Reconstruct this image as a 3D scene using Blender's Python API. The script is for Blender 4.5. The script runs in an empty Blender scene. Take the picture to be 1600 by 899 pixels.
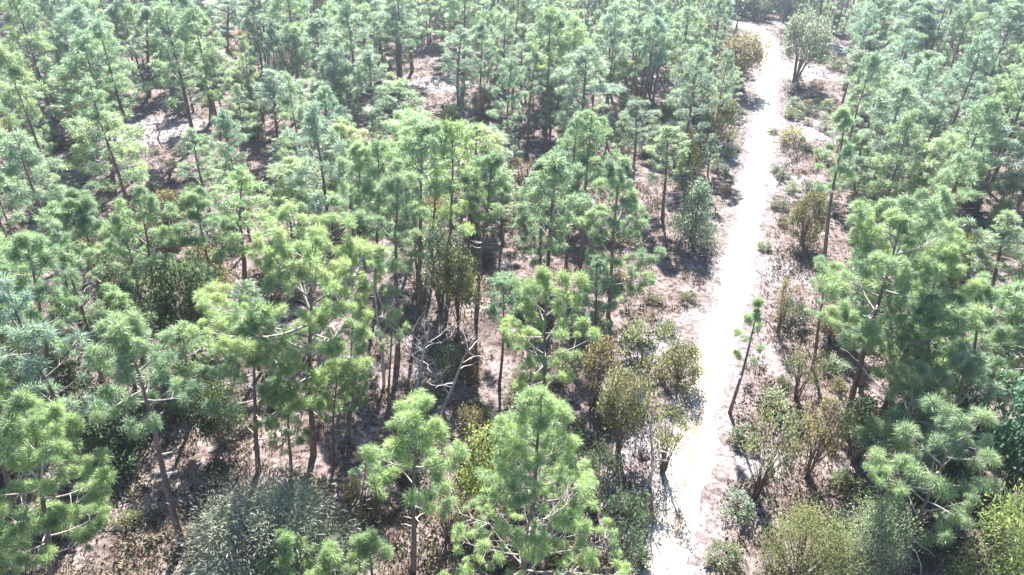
import bpy, math, random
import numpy as np
from mathutils import Matrix, Vector

R = math.radians
S = bpy.context.scene
COL = S.collection

# ------------------------------------------------------------------ camera, sky, sun, exposure
CAM_H, PITCH, ROLL, FPX = 36.0, 32.5, 2.5, 1142.0
cam = bpy.data.cameras.new("camera")
cam.sensor_width = 36.0
cam.lens = 36.0 * FPX / 1600.0
cam.clip_start, cam.clip_end = 0.5, 4000.0
cam_o = bpy.data.objects.new("camera", cam)
CM = Matrix.Rotation(R(90 - PITCH), 3, 'X') @ Matrix.Rotation(R(ROLL), 3, 'Z')
cam_o.matrix_world = Matrix.Translation((0, 0, CAM_H)) @ CM.to_4x4()
COL.objects.link(cam_o)
S.camera = cam_o

SUN_EL, SUN_AZ = 44.0, 0.0
world = bpy.data.worlds.new("World")
S.world = world
world.use_nodes = True
wn = world.node_tree
wn.nodes.clear()
sky = wn.nodes.new("ShaderNodeTexSky")
sky.sky_type = 'NISHITA'
sky.sun_disc = False
sky.ozone_density = 4.0
sky.dust_density = 0.4
sky.sun_elevation = R(SUN_EL)
sky.sun_rotation = R(SUN_AZ)
bg = wn.nodes.new("ShaderNodeBackground")
bg.inputs[1].default_value = 0.065
wo = wn.nodes.new("ShaderNodeOutputWorld")
wn.links.new(sky.outputs[0], bg.inputs[0])
wn.links.new(bg.outputs[0], wo.inputs[0])

sun = bpy.data.lights.new("sun", 'SUN')
sun.energy = 5.0
sun.angle = R(0.5)
sun.color = (1.0, 0.96, 0.90)
sun_o = bpy.data.objects.new("sun", sun)
sun_o.matrix_world = (Matrix.Rotation(R(-SUN_AZ), 4, 'Z') @ Matrix.Rotation(R(-(90 - SUN_EL)), 4, 'X'))
COL.objects.link(sun_o)

S.view_settings.view_transform = 'Standard'
S.view_settings.look = 'None'
S.view_settings.exposure = 2.35
S.view_settings.gamma = 1.0
S.view_settings.use_curve_mapping = False
S.cycles.max_bounces = 6
S.cycles.diffuse_bounces = 3
S.cycles.transmission_bounces = 3
S.cycles.volume_bounces = 0
S.cycles.use_denoising = True

# ------------------------------------------------------------------ measuring the place
def ground_at(u, v):
    """ground point seen at photo position (1600 x 899)"""
    d = CM @ Vector(((u - 800) / FPX, -(v - 449.5) / FPX, -1))
    t = -CAM_H / d.z
    return d.x * t, d.y * t
CMI = CM.transposed()
def project(x, y, z):
    p = CMI @ Vector((x, y, z - CAM_H))
    if p.z > -0.1:
        return -9999.0, -9999.0, 0.1
    return 800 + FPX * p.x / -p.z, 449.5 - FPX * p.y / -p.z, -p.z
def height_at(bx, by, u, v):
    """height and sideways shift of a tree top seen at (u, v) above ground point (bx, by)"""
    d = CM @ Vector(((u - 800) / FPX, -(v - 449.5) / FPX, -1))
    t = by / d.y
    return CAM_H + d.z * t, d.x * t - bx

def poly_dist(px, py, pts):
    best = np.full(np.shape(px), 1e9)
    for (x0, y0), (x1, y1) in zip(pts[:-1], pts[1:]):
        dx, dy = x1 - x0, y1 - y0
        L2 = dx * dx + dy * dy + 1e-9
        t = np.clip(((px - x0) * dx + (py - y0) * dy) / L2, 0, 1)
        best = np.minimum(best, np.hypot(px - x0 - t * dx, py - y0 - t * dy))
    return best
def in_poly(x, y, poly):
    c = False
    j = len(poly) - 1
    for i in range(len(poly)):
        xi, yi = poly[i]; xj, yj = poly[j]
        if (yi > y) != (yj > y) and x < (xj - xi) * (y - yi) / (yj - yi) + xi:
            c = not c
        j = i
    return c

# sandy track centre line, measured on the ground
ROAD_PX = [(1028, 1060), (1040, 980), (1050, 899), (1056, 840), (1066, 770), (1084, 690), (1107, 600), (1126, 530),
           (1146, 460), (1160, 390), (1174, 310), (1186, 240), (1196, 170), (1203, 110), (1203, 78), (1186, 52), (1150, 35), (1100, 26)]
ROAD = [ground_at(*p) for p in ROAD_PX]
def smooth_path(pts, n=6):
    out = []
    P = [pts[0]] + list(pts) + [pts[-1]]
    for i in range(1, len(P) - 2):
        p0, p1, p2, p3 = [np.array(q, float) for q in P[i - 1:i + 3]]
        for k in range(n):
            t = k / n
            out.append(0.5 * ((2 * p1) + (-p0 + p2) * t + (2 * p0 - 5 * p1 + 4 * p2 - p3) * t * t + (-p0 + 3 * p1 - 3 * p2 + p3) * t ** 3))
    out.append(np.array(pts[-1], float))
    return out
ROAD_S = smooth_path(ROAD, 8)
ROAD_T = [tuple(p) for p in ROAD_S[::3]] + [tuple(ROAD_S[-1])]

# value noise for terrain and masks
_rs = np.random.RandomState(5)
_tab = _rs.rand(64, 64)
def vnoise(x, y, s):
    x = np.asarray(x, float) / s; y = np.asarray(y, float) / s
    xi = np.floor(x).astype(int); yi = np.floor(y).astype(int)
    fx = x - xi; fy = y - yi
    fx = fx * fx * (3 - 2 * fx); fy = fy * fy * (3 - 2 * fy)
    a = _tab[xi % 64, yi % 64]; b = _tab[(xi + 1) % 64, yi % 64]
    c = _tab[xi % 64, (yi + 1) % 64]; d = _tab[(xi + 1) % 64, (yi + 1) % 64]
    return (a * (1 - fx) + b * fx) * (1 - fy) + (c * (1 - fx) + d * fx) * fy
def ground_z(x, y):
    x = np.asarray(x, float); y = np.asarray(y, float)
    d = poly_dist(x, y, ROAD_T)
    k = np.clip((d - 3.0) / 5.0, 0, 1)
    far = np.clip((260 - np.hypot(x, y - 110)) / 60, 0, 1)
    return k * far * (0.7 * (vnoise(x, y, 17) - 0.5) + 0.28 * (vnoise(x + 9, y, 4.1) - 0.5) + 0.14 * (vnoise(x, y + 7, 1.6) - 0.5))

# ------------------------------------------------------------------ materials
def new_mat(name):
    m = bpy.data.materials.new(name)
    m.use_nodes = True
    nt = m.node_tree
    nt.nodes.clear()
    out = nt.nodes.new("ShaderNodeOutputMaterial")
    return m, nt, out
def noise(nt, scale, detail=3.0, rough=0.6, coord=None):
    n = nt.nodes.new("ShaderNodeTexNoise")
    n.inputs['Scale'].default_value = scale
    n.inputs['Detail'].default_value = detail
    n.inputs['Roughness'].default_value = rough
    if coord is not None:
        nt.links.new(coord, n.inputs['Vector'])
    return n
def ramp(nt, fac, stops):
    r = nt.nodes.new("ShaderNodeValToRGB")
    e = r.color_ramp.elements
    while len(e) < len(stops):
        e.new(0.5)
    for el, (p, c) in zip(e, stops):
        el.position = p
        el.color = (c[0], c[1], c[2], 1)
    nt.links.new(fac, r.inputs[0])
    return r
def mixc(nt, fac, a, b, mode='MIX'):
    m = nt.nodes.new("ShaderNodeMix")
    m.data_type = 'RGBA'
    m.blend_type = mode
    for sock, v in ((m.inputs['Factor'], fac), (m.inputs['A'] if False else m.inputs[6], a), (m.inputs[7], b)):
        if hasattr(v, 'links') or isinstance(v, bpy.types.NodeSocket):
            nt.links.new(v, sock)
        elif isinstance(v, (int, float)):
            sock.default_value = v
        else:
            sock.default_value = (v[0], v[1], v[2], 1)
    return m.outputs[2]

def foliage_mat(name, transl, var, scale, spec, huevar):
    """leaf or needle material; the plant's own colour comes from the object colour"""
    m, nt, out = new_mat(name)
    oi = nt.nodes.new("ShaderNodeObjectInfo")
    geo = nt.nodes.new("ShaderNodeNewGeometry")
    hsv = nt.nodes.new("ShaderNodeHueSaturation")
    isl = nt.nodes.new("ShaderNodeMapRange")
    isl.inputs['To Min'].default_value = 1 - var
    isl.inputs['To Max'].default_value = 1 + var
    nt.links.new(geo.outputs['Random Per Island'], isl.inputs['Value'])
    nt.links.new(isl.outputs[0], hsv.inputs['Value'])
    hu = nt.nodes.new("ShaderNodeMapRange")
    hu.inputs['To Min'].default_value = 0.487
    hu.inputs['To Max'].default_value = 0.513
    nt.links.new(oi.outputs['Random'], hu.inputs['Value'])
    # every blade and leaf differs a little in hue too
    fr = nt.nodes.new("ShaderNodeMath"); fr.operation = 'MULTIPLY'; fr.inputs[1].default_value = 37.7
    nt.links.new(geo.outputs['Random Per Island'], fr.inputs[0])
    f2 = nt.nodes.new("ShaderNodeMath"); f2.operation = 'FRACT'
    nt.links.new(fr.outputs[0], f2.inputs[0])
    f3 = nt.nodes.new("ShaderNodeMapRange"); f3.inputs['To Min'].default_value = -huevar; f3.inputs['To Max'].default_value = huevar
    nt.links.new(f2.outputs[0], f3.inputs['Value'])
    f4 = nt.nodes.new("ShaderNodeMath"); f4.operation = 'ADD'
    nt.links.new(hu.outputs[0], f4.inputs[0]); nt.links.new(f3.outputs[0], f4.inputs[1])
    nt.links.new(f4.outputs[0], hsv.inputs['Hue'])
    nt.links.new(oi.outputs['Color'], hsv.inputs['Color'])
    nz = noise(nt, scale, 2.0, 0.5, geo.outputs['Position'])
    rr = ramp(nt, nz.outputs['Fac'], [(0.30, (0.72, 0.76, 0.80)), (0.68, (1.22, 1.15, 1.0))])
    c = mixc(nt, 1.0, hsv.outputs[0], rr.outputs[0], 'MULTIPLY')
    p = nt.nodes.new("ShaderNodeBsdfPrincipled")
    p.inputs['Roughness'].default_value = 0.5
    p.inputs['Specular IOR Level'].default_value = spec
    nt.links.new(c, p.inputs['Base Color'])
    tr = nt.nodes.new("ShaderNodeBsdfTranslucent")
    tc = mixc(nt, 1.0, c, (transl * 1.05, transl * 1.08, transl * 0.95), 'MULTIPLY')
    nt.links.new(tc, tr.inputs['Color'])
    ms = nt.nodes.new("ShaderNodeAddShader")      # a leaf reflects and lets through about as much again
    nt.links.new(p.outputs[0], ms.inputs[0])
    nt.links.new(tr.outputs[0], ms.inputs[1])
    nt.links.new(ms.outputs[0], out.inputs[0])
    return m
M_NEEDLE = foliage_mat("pine_needles", 1.45, 0.35, 0.35, 0.33, 0.008)
M_LEAF = foliage_mat("oak_leaves", 0.95, 0.45, 0.6, 0.25, 0.035)

def bark_mat(name, a, b, scale=6.0):
    m, nt, out = new_mat(name)
    tc = nt.nodes.new("ShaderNodeTexCoord")
    mp = nt.nodes.new("ShaderNodeMapping")
    mp.inputs['Scale'].default_value = (1, 1, 0.25)
    nt.links.new(tc.outputs['Object'], mp.inputs[0])
    nz = noise(nt, scale, 5, 0.7, mp.outputs[0])
    r = ramp(nt, nz.outputs['Fac'], [(0.35, a), (0.65, b)])
    p = nt.nodes.new("ShaderNodeBsdfPrincipled")
    p.inputs['Roughness'].default_value = 0.9
    p.inputs['Specular IOR Level'].default_value = 0.2
    nt.links.new(r.outputs[0], p.inputs['Base Color'])
    bp = nt.nodes.new("ShaderNodeBump")
    bp.inputs['Strength'].default_value = 0.6
    bp.inputs['Distance'].default_value = 0.03
    nt.links.new(nz.outputs['Fac'], bp.inputs['Height'])
    nt.links.new(bp.outputs[0], p.inputs['Normal'])
    nt.links.new(p.outputs[0], out.inputs[0])
    return m
M_BARK = bark_mat("pine_bark", (0.10, 0.075, 0.065), (0.24, 0.18, 0.155))
M_LIMB = bark_mat("grey_limb_bark", (0.20, 0.175, 0.155), (0.42, 0.38, 0.35))
M_DEAD = bark_mat("bleached_dead_wood", (0.32, 0.29, 0.27), (0.55, 0.51, 0.48))

def ground_mat():
    m, nt, out = new_mat("sandy_forest_floor")
    tc = nt.nodes.new("ShaderNodeTexCoord")
    at = nt.nodes.new("ShaderNodeAttribute")
    at.attribute_name = "sand"
    n1 = noise(nt, 0.35, 6, 0.65, tc.outputs['Object'])
    n2 = noise(nt, 2.6, 6, 0.7, tc.outputs['Object'])
    n3 = noise(nt, 14.0, 4, 0.7, tc.outputs['Object'])
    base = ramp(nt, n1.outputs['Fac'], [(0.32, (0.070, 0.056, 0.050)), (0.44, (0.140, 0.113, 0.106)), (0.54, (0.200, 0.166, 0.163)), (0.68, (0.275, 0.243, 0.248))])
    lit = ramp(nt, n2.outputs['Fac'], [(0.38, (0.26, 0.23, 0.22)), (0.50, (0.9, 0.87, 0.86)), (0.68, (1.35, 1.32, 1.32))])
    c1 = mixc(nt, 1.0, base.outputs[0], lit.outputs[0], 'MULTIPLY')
    fine = ramp(nt, n3.outputs['Fac'], [(0.35, (0.62, 0.56, 0.52)), (0.6, (1.1, 1.1, 1.1))])
    c2 = mixc(nt, 0.8, c1, fine.outputs[0], 'MULTIPLY')
    n4 = noise(nt, 1.1, 6, 0.7, tc.outputs['Object'])
    sandc = ramp(nt, n4.outputs['Fac'], [(0.38, (0.10, 0.09, 0.092)), (0.48, (0.24, 0.22, 0.226)), (0.62, (0.34, 0.32, 0.335))])
    sandc2 = mixc(nt, 0.6, sandc.outputs[0], fine.outputs[0], 'MULTIPLY')
    add = nt.nodes.new("ShaderNodeMath"); add.operation = 'MULTIPLY_ADD'
    nt.links.new(n2.outputs['Fac'], add.inputs[0]); add.inputs[1].default_value = 0.7
    nt.links.new(at.outputs['Fac'], add.inputs[2])
    mr = nt.nodes.new("ShaderNodeMapRange")
    mr.inputs['From Min'].default_value = 0.62; mr.inputs['From Max'].default_value = 1.0
    nt.links.new(add.outputs[0], mr.inputs['Value'])
    c3 = mixc(nt, mr.outputs[0], c2, sandc2)
    p = nt.nodes.new("ShaderNodeBsdfPrincipled")
    p.inputs['Roughness'].default_value = 0.95
    p.inputs['Specular IOR Level'].default_value = 0.1
    nt.links.new(c3, p.inputs['Base Color'])
    bp = nt.nodes.new("ShaderNodeBump")
    bp.inputs['Strength'].default_value = 0.7
    bp.inputs['Distance'].default_value = 0.12
    nt.links.new(n2.outputs['Fac'], bp.inputs['Height'])
    nt.links.new(bp.outputs[0], p.inputs['Normal'])
    nt.links.new(p.outputs[0], out.inputs[0])
    return m
M_GROUND = ground_mat()

def road_mat():
    m, nt, out = new_mat("white_sand_track")
    tc = nt.nodes.new("ShaderNodeTexCoord")
    at = nt.nodes.new("ShaderNodeAttribute")
    at.attribute_name = "mid"
    n1 = noise(nt, 0.9, 5, 0.65, tc.outputs['Object'])
    n2 = noise(nt, 5.0, 5, 0.7, tc.outputs['Object'])
    s = ramp(nt, n2.outputs['Fac'], [(0.35, (0.30, 0.26, 0.215)), (0.62, (0.44, 0.405, 0.355))])
    t = ramp(nt, n2.outputs['Fac'], [(0.35, (0.17, 0.132, 0.100)), (0.62, (0.235, 0.198, 0.160))])
    mu = nt.nodes.new("ShaderNodeMath"); mu.operation = 'MULTIPLY'
    r1 = ramp(nt, n1.outputs['Fac'], [(0.30, (0, 0, 0)), (0.62, (1, 1, 1))])
    nt.links.new(r1.outputs[0], mu.inputs[0])
    nt.links.new(at.outputs['Fac'], mu.inputs[1])
    c = mixc(nt, mu.outputs[0], s.outputs[0], t.outputs[0])
    p = nt.nodes.new("ShaderNodeBsdfPrincipled")
    p.inputs['Roughness'].default_value = 0.95
    p.inputs['Specular IOR Level'].default_value = 0.1
    nt.links.new(c, p.inputs['Base Color'])
    bp = nt.nodes.new("ShaderNodeBump")
    bp.inputs['Strength'].default_value = 0.5
    bp.inputs['Distance'].default_value = 0.05
    nt.links.new(n2.outputs['Fac'], bp.inputs['Height'])
    nt.links.new(bp.outputs[0], p.inputs['Normal'])
    nt.links.new(p.outputs[0], out.inputs[0])
    return m
M_ROAD = road_mat()

# ------------------------------------------------------------------ mesh helpers
def mesh_np(name, verts, faces, mat, smooth=False):
    verts = np.asarray(verts, np.float32).reshape(-1, 3)
    faces = np.asarray(faces, np.int32)
    k = faces.shape[1]
    me = bpy.data.meshes.new(name)
    me.vertices.add(len(verts)); me.vertices.foreach_set('co', verts.ravel())
    me.loops.add(faces.size); me.loops.foreach_set('vertex_index', faces.ravel())
    me.polygons.add(len(faces))
    me.polygons.foreach_set('loop_start', np.arange(0, faces.size, k, dtype=np.int32))
    if smooth:
        me.polygons.foreach_set('use_smooth', np.ones(len(faces), bool))
    me.update(calc_edges=True)
    me.materials.append(mat)
    return me
def link(name, data, parent=None, color=None):
    o = bpy.data.objects.new(name, data)
    COL.objects.link(o)
    if parent is not None:
        o.parent = parent
    if color is not None:
        o.color = (color[0], color[1], color[2], 1)
    return o
class Geo:
    def __init__(s):
        s.v = []; s.f = []; s.n = 0
    def add(s, v, f):
        s.v.append(np.asarray(v, float)); s.f.append(np.asarray(f) + s.n); s.n += len(v)
    def mesh(s, name, mat, smooth=False):
        return mesh_np(name, np.concatenate(s.v), np.concatenate(s.f), mat, smooth)
def tube(pts, radii, sides=6):
    pts = np.asarray(pts, float)
    n = len(pts)
    tang = np.gradient(pts, axis=0)
    tang /= np.linalg.norm(tang, axis=1, keepdims=True) + 1e-9
    ref = np.array([0.0, 0, 1]) if abs(tang[0][2]) < 0.8 else np.array([1.0, 0, 0])
    a = np.cross(tang, ref); a /= np.linalg.norm(a, axis=1, keepdims=True) + 1e-9
    b = np.cross(tang, a)
    ang = np.linspace(0, 2 * np.pi, sides, endpoint=False)
    rad = np.asarray(radii)[:, None, None]
    v = pts[:, None, :] + rad * (np.cos(ang)[None, :, None] * a[:, None, :] + np.sin(ang)[None, :, None] * b[:, None, :])
    f = []
    for i in range(n - 1):
        for j in range(sides):
            k = (j + 1) % sides
            f.append((i * sides + j, i * sides + k, (i + 1) * sides + k, (i + 1) * sides + j))
    return v.reshape(-1, 3), np.array(f)

def burst(rs, n, r, up=0.35, w=0.075, spread=1.0):
    """n needle blades radiating from a shoot end"""
    d = rs.normal(size=(n, 3))
    d[:, 2] = d[:, 2] * 0.9 + up
    d /= np.linalg.norm(d, axis=1, keepdims=True)
    side = np.cross(d, rs.normal(size=(n, 3)))
    side /= np.linalg.norm(side, axis=1, keepdims=True) + 1e-9
    L = r * rs.uniform(0.55, 1.05, (n, 1))
    root = d * (0.10 * r) + rs.normal(size=(n, 3)) * 0.10 * r * spread
    ww = w * r * rs.uniform(0.7, 1.3, (n, 1))
    tip = root + d * L
    tip[:, 2] -= 0.10 * r
    mid = root + d * L * 0.55
    v = np.stack([root, mid + side * ww, tip, mid - side * ww], axis=1).reshape(-1, 3)
    f = np.arange(4 * n).reshape(n, 4)
    return v, f

def rot_to(d):
    d = np.asarray(d, float); d = d / (np.linalg.norm(d) + 1e-9)
    return Vector((0, 0, 1)).rotation_difference(Vector(d)).to_matrix()

# ------------------------------------------------------------------ pines
def pine_skeleton(rng, h, r, cb, style, airy=False):
    """trunk path, limbs [(pts, radii)], needle clump spots [(pos, scale, dir)], twigs"""
    n = 9
    wob = [np.array([rng.uniform(-1, 1), rng.uniform(-1, 1)]) for _ in range(3)]
    def trunk_pt(t):
        off = sum(w * 0.012 * h * math.sin((i + 1) * math.pi * t) / (i + 1) for i, w in enumerate(wob))
        return np.array([off[0], off[1], t * h])
    tr = 0.0115 * h + 0.02
    tp = [trunk_pt(i / (n - 1)) for i in range(n)]
    tp[0] = tp[0] - np.array([0, 0, 0.35])
    trad = [max(0.018, tr * (1.25 if i == 0 else 1 - 0.86 * (i / (n - 1)) ** 1.2)) for i in range(n)]
    limbs, clumps, twigs = [], [], []
    if style == 'cone':
        nl = 64
    elif style == 'sparse':
        nl = 10
    elif style == 'slim':
        nl = 21
    else:
        nl = 20 if airy else 28
    small = r < 1.9
    if small and style == 'open': nl = 13
    az = rng.uniform(0, 6.28)
    for i in range(nl):
        t = (i + rng.uniform(0.0, 0.9)) / nl
        z = cb + (0.97 - cb) * (t ** (0.85 if style == 'cone' else 0.9))
        az += 2.4 + rng.uniform(-0.5, 0.5)
        if style == 'cone':
            L = r * (1.03 - t) ** 0.66 * rng.uniform(0.75, 1.12)
            el = R(rng.uniform(5, 22) + 30 * t)
        else:
            prof = (0.62 + 0.45 * math.sin(math.pi * min(1, t * 0.9 + 0.1))) * (1 - 0.45 * t ** 3)
            L = r * prof * rng.uniform(0.65, 1.15)
            el = R(rng.uniform(-8, 22) + 38 * t ** 1.6)
        L = max(L, 0.35)
        p0 = trunk_pt(z)
        pts = [p0]
        m = 6
        a, e = az, el
        kink = rng.uniform(-0.22, 0.22)
        for k in range(m):
            a += kink * rng.uniform(0.3, 1.4); e += rng.uniform(-0.02, 0.16)
            if rng.random() < 0.25: kink = -kink
            pts.append(pts[-1] + (L / m) * np.array([math.cos(a) * math.cos(e), math.sin(a) * math.cos(e), math.sin(e)]))
        lr = max(0.02, 0.010 * L + 0.012 + (0.012 if style == 'open' else 0))
        limbs.append((pts, [lr * (1 - 0.75 * k / m) for k in range(m + 1)]))
        pts = np.array(pts)
        def spot(s):
            q = s * m; k = min(int(q), m - 1); return pts[k] + (pts[k + 1] - pts[k]) * (q - k)
        dirv = np.array([math.cos(a) * math.cos(e), math.sin(a) * math.cos(e), math.sin(e) + 0.5])
        cs = 0.72 if style == 'cone' else 0.72 if small else 1.0
        clumps.append((pts[-1], cs * rng.uniform(0.85, 1.15), dirv))
        step = 0.46 if style == 'cone' else 0.74 if airy else 0.50
        ns = max(1, int(L * 0.72 / step)) if style != 'sparse' else 1
        for k in range(ns):
            s = 0.95 - 0.68 * (k + rng.uniform(0.2, 0.8)) / ns
            side = rng.choice((-1, 1))
            for sd in ((side,) if rng.random() < 0.35 else (-1, 1)):
                off = L * (0.14 + 0.40 * (1 - s)) * rng.uniform(0.5, 1.1)
                off = min(off, 1.5)
                b = a + sd * rng.uniform(0.7, 1.3)
                st = spot(s)
                en = st + off * np.array([math.cos(b), math.sin(b), rng.uniform(0.05, 0.55)])
                twigs.append((st, en, lr * 0.5))
                clumps.append((en, cs * rng.uniform(0.7, 1.1), en - st + np.array([0, 0, 0.3 * off])))
    for k in range(4):
        p = trunk_pt(1.0 - 0.04 * k)
        clumps.append((p + np.array([rng.uniform(-.2, .2), rng.uniform(-.2, .2), 0]) * (k > 0), (0.8 if style != 'cone' else 0.6), np.array([0, 0, 1.0])))
    return tp, trad, limbs, clumps, twigs

CLUMP_R = 0.56
clump_meshes = []
for i in range(7):
    rs = np.random.RandomState(100 + i)
    v, f = burst(rs, 250, CLUMP_R, up=0.40, w=0.022)
    v2, f2 = burst(rs, 90, CLUMP_R * 0.75, up=0.4, w=0.028, spread=3.0)
    g = Geo(); g.add(v, f); g.add(v2, f2)
    clump_meshes.append(g.mesh("needle_clump", M_NEEDLE))
def clump_geo(rs, n):
    return burst(rs, n, CLUMP_R, up=0.40, w=0.04)
lod = [[clump_geo(np.random.RandomState(200 + i), n) for i in range(6)] for n in (95, 80)]

def place_verts(v, pos, sc, d):
    m = np.array(rot_to(np.asarray(d) * np.array([1, 1, 1]) + np.array([0, 0, 0.6])))
    return (v * sc) @ m.T + pos

CATS = {}
def tag(o, label, cat, group=None):
    o['label'] = label; o['category'] = cat
    if group: o['group'] = group
def stand(o, bx, by, lean_x=0.0, lean_y=0.0, rz=0.0, scale=None):
    o.location = (bx, by, float(ground_z(bx, by)))
    q = Matrix.Rotation(lean_x, 3, 'Y') @ Matrix.Rotation(-lean_y, 3, 'X') @ Matrix.Rotation(rz, 3, 'Z')
    o.rotation_euler = q.to_euler()
    if scale: o.scale = scale

TONES = {'bright': (0.130, 0.174, 0.090), 'mid': (0.108, 0.150, 0.092), 'blue': (0.102, 0.141, 0.106),
         'olive': (0.096, 0.106, 0.058), 'yellow': (0.135, 0.132, 0.056), 'brown': (0.118, 0.100, 0.062),
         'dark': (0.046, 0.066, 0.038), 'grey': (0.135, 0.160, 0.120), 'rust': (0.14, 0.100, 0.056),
         'teal': (0.062, 0.105, 0.070), 'pale': (0.140, 0.182, 0.092), 'lime': (0.118, 0.146, 0.062)}
def jitter(rng, c, a=0.12):
    k = 1 + rng.uniform(-a, a)
    return (c[0] * k * (1 + rng.uniform(-a, a) * 0.6), c[1] * k, c[2] * k * (1 + rng.uniform(-a, a)))

OCC = []          # standing places already used: x, y, spacing radius
def hero_pine(seed, bu, bv, tu, tv, wpx, cb, style, tone, label, name="pine_tree"):
    rng = random.Random(seed)
    bx, by = ground_at(bu, bv)
    h, dx = height_at(bx, by, tu, tv)
    _, _, dep = project(bx, by, h * 0.75)
    r = wpx * 0.5 * dep / FPX
    root = bpy.data.objects.new(name, None)
    root.empty_display_size = 0.5
    COL.objects.link(root)
    tp, trad, limbs, clumps, twigs = pine_skeleton(rng, h, max(0.5, r * 1.12 - 0.3), cb, style, not any(k in label for k in ("dense", "broadest pine, wide", "large forked", "full pine")))
    col = jitter(rng, TONES[tone], 0.05)
    v, f = tube(tp, trad, 9)
    link("trunk", mesh_np("trunk", v, f, M_BARK, True), root)
    for pts, rad in limbs:
        v, f = tube(pts, rad, 5)
        link("limb", mesh_np("limb", v, f, M_LIMB, True), root)
    if style != 'cone' and cb > 0.25:      # bare dead stubs and limbs under the crown
        for k in range(rng.randint(3, 6)):
            z = cb * h * rng.uniform(0.55, 1.0)
            a = rng.uniform(0, 6.28); L = r * rng.uniform(0.25, 0.65); p = np.array([0, 0, z]) + (np.array(tp[int(z / h * 8)]) * np.array([1, 1, 0]))
            pts = [p]; e = rng.uniform(-0.2, 0.3)
            for j in range(7):
                a += rng.uniform(-0.55, 0.55); e += rng.uniform(-0.3, 0.35)
                pts.append(pts[-1] + L / 7 * np.array([math.cos(a) * math.cos(e), math.sin(a) * math.cos(e), math.sin(e)]))
            v, f = tube(pts, [0.05 * (1 - 0.8 * j / 7) for j in range(8)], 5)
            link("bare_limb", mesh_np("bare_limb", v, f, M_DEAD, True), root)
    g = Geo()
    rs = np.random.RandomState(seed)
    for st, en, tr_ in twigs:
        v, f = tube([st, (st + en) / 2 + np.array([0, 0, .06]), en], [max(.012, tr_), .012, .008], 4)
        g.add(v, f)
    crown = link("crown", None if not twigs else g.mesh("crown", M_LIMB), root)
    rng.shuffle(clumps)
    for i, (p, s, d) in enumerate(clumps[:280]):
        c = link("needle_clump", clump_meshes[rng.randrange(7)], crown, col)
        q = np.array(rot_to(np.asarray(d) + np.array([0, 0, 0.6])))
        c.rotation_euler = (Matrix(q.tolist()) @ Matrix.Rotation(rng.uniform(0, 6.28), 3, 'Z')).to_euler()
        c.location = p
        k = s * rng.uniform(0.66, 1.14)
        c.scale = (k * rng.uniform(.85, 1.2), k * rng.uniform(.85, 1.2), k * rng.uniform(0.75, 1.1))
    if len(clumps) > 280:
        g = Geo()
        for p, s, d in clumps[280:]:
            v, f = burst(rs, 150, CLUMP_R, up=0.40, w=0.03)
            g.add(place_verts(v, p, s * rng.uniform(.85, 1.1), d), f)
        spray = link("needle_spray", g.mesh("needle_spray", M_NEEDLE), crown, col)
        spray['kind'] = "stuff"
    stand(root, bx, by, math.atan2(dx, h), 0)
    tag(root, label, "pine tree" if name == "pine_tree" else "young pine", "pines of the woodland")
    OCC.append((bx, by, 2.2))
    return root

# variants for trees farther off: normalised to height 12 m, crown radius 2.2 m
def pine_variant(seed, style, cb, lodn):
    rng = random.Random(seed)
    tp, trad, limbs, clumps, twigs = pine_skeleton(rng, 12.0, 2.0, cb, style)
    v, f = tube(tp, trad, 7)
    tm = mesh_np("trunk", v, f, M_BARK, True)
    g = Geo()
    for pts, rad in limbs:
        v, f = tube(pts[::2] + [pts[-1]], list(rad[::2]) + [rad[-1]], 4); g.add(v, f)
    for st, en, tr_ in twigs:
        v, f = tube([st, en], [max(.015, tr_), .012], 3); g.add(v, f)
    bm_ = g.mesh("branches", M_LIMB)
    g = Geo()
    for p, s, d in clumps:
        v, f = lod[lodn][rng.randrange(6)]
        g.add(place_verts(v, p, s * 0.78 * rng.uniform(0.7, 1.25), d), f)
    return tm, bm_, g.mesh("crown", M_NEEDLE)
PV = {'open': [pine_variant(300 + i, 'open', (0.34, 0.42, 0.5, 0.28, 0.38, 0.55, 0.46, 0.32, 0.6, 0.4)[i], 0) for i in range(10)],
      'slim': [pine_variant(380 + i, 'slim', (0.5, 0.42, 0.58, 0.35)[i], 0) for i in range(4)],
      'cone': [pine_variant(320 + i, 'cone', (0.12, 0.2, 0.3)[i], 0) for i in range(3)],
      'bushy': [pine_variant(360 + i, 'open', (0.15, 0.2, 0.1)[i], 1) for i in range(3)],
      'sparse': [pine_variant(340 + i, 'sparse', (0.45, 0.6)[i], 0) for i in range(2)]}
FILL = []        # (object, kind, base px, look, depth) to be labelled at the end
def variant_pine(rng, bx, by, h, dx, r, style, tone, label=None, look=None, kind="pine"):
    tm, bm_, cm_ = PV[style][rng.randrange(len(PV[style]))]
    root = bpy.data.objects.new({"pine": "pine_tree", "young": "young_pine", "slender": "slender_pine"}[kind], None)
    root.empty_display_size = 0.5
    COL.objects.link(root)
    col = jitter(rng, TONES[tone], 0.08)
    link("trunk", tm, root)
    link("branches", bm_, root)
    link("crown", cm_, root, col)
    kx = r / 2.0
    stand(root, bx, by, math.atan2(dx, h), rng.uniform(-.03, .03), rng.uniform(0, 6.28), (kx, kx, h / 12.2))
    OCC.append((bx, by, max(1.2, 0.6 * r)))
    if label:
        tag(root, label, "pine tree", "pines of the woodland")
    else:
        FILL.append((root, kind, bx, by, h, look))
    return root

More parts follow.
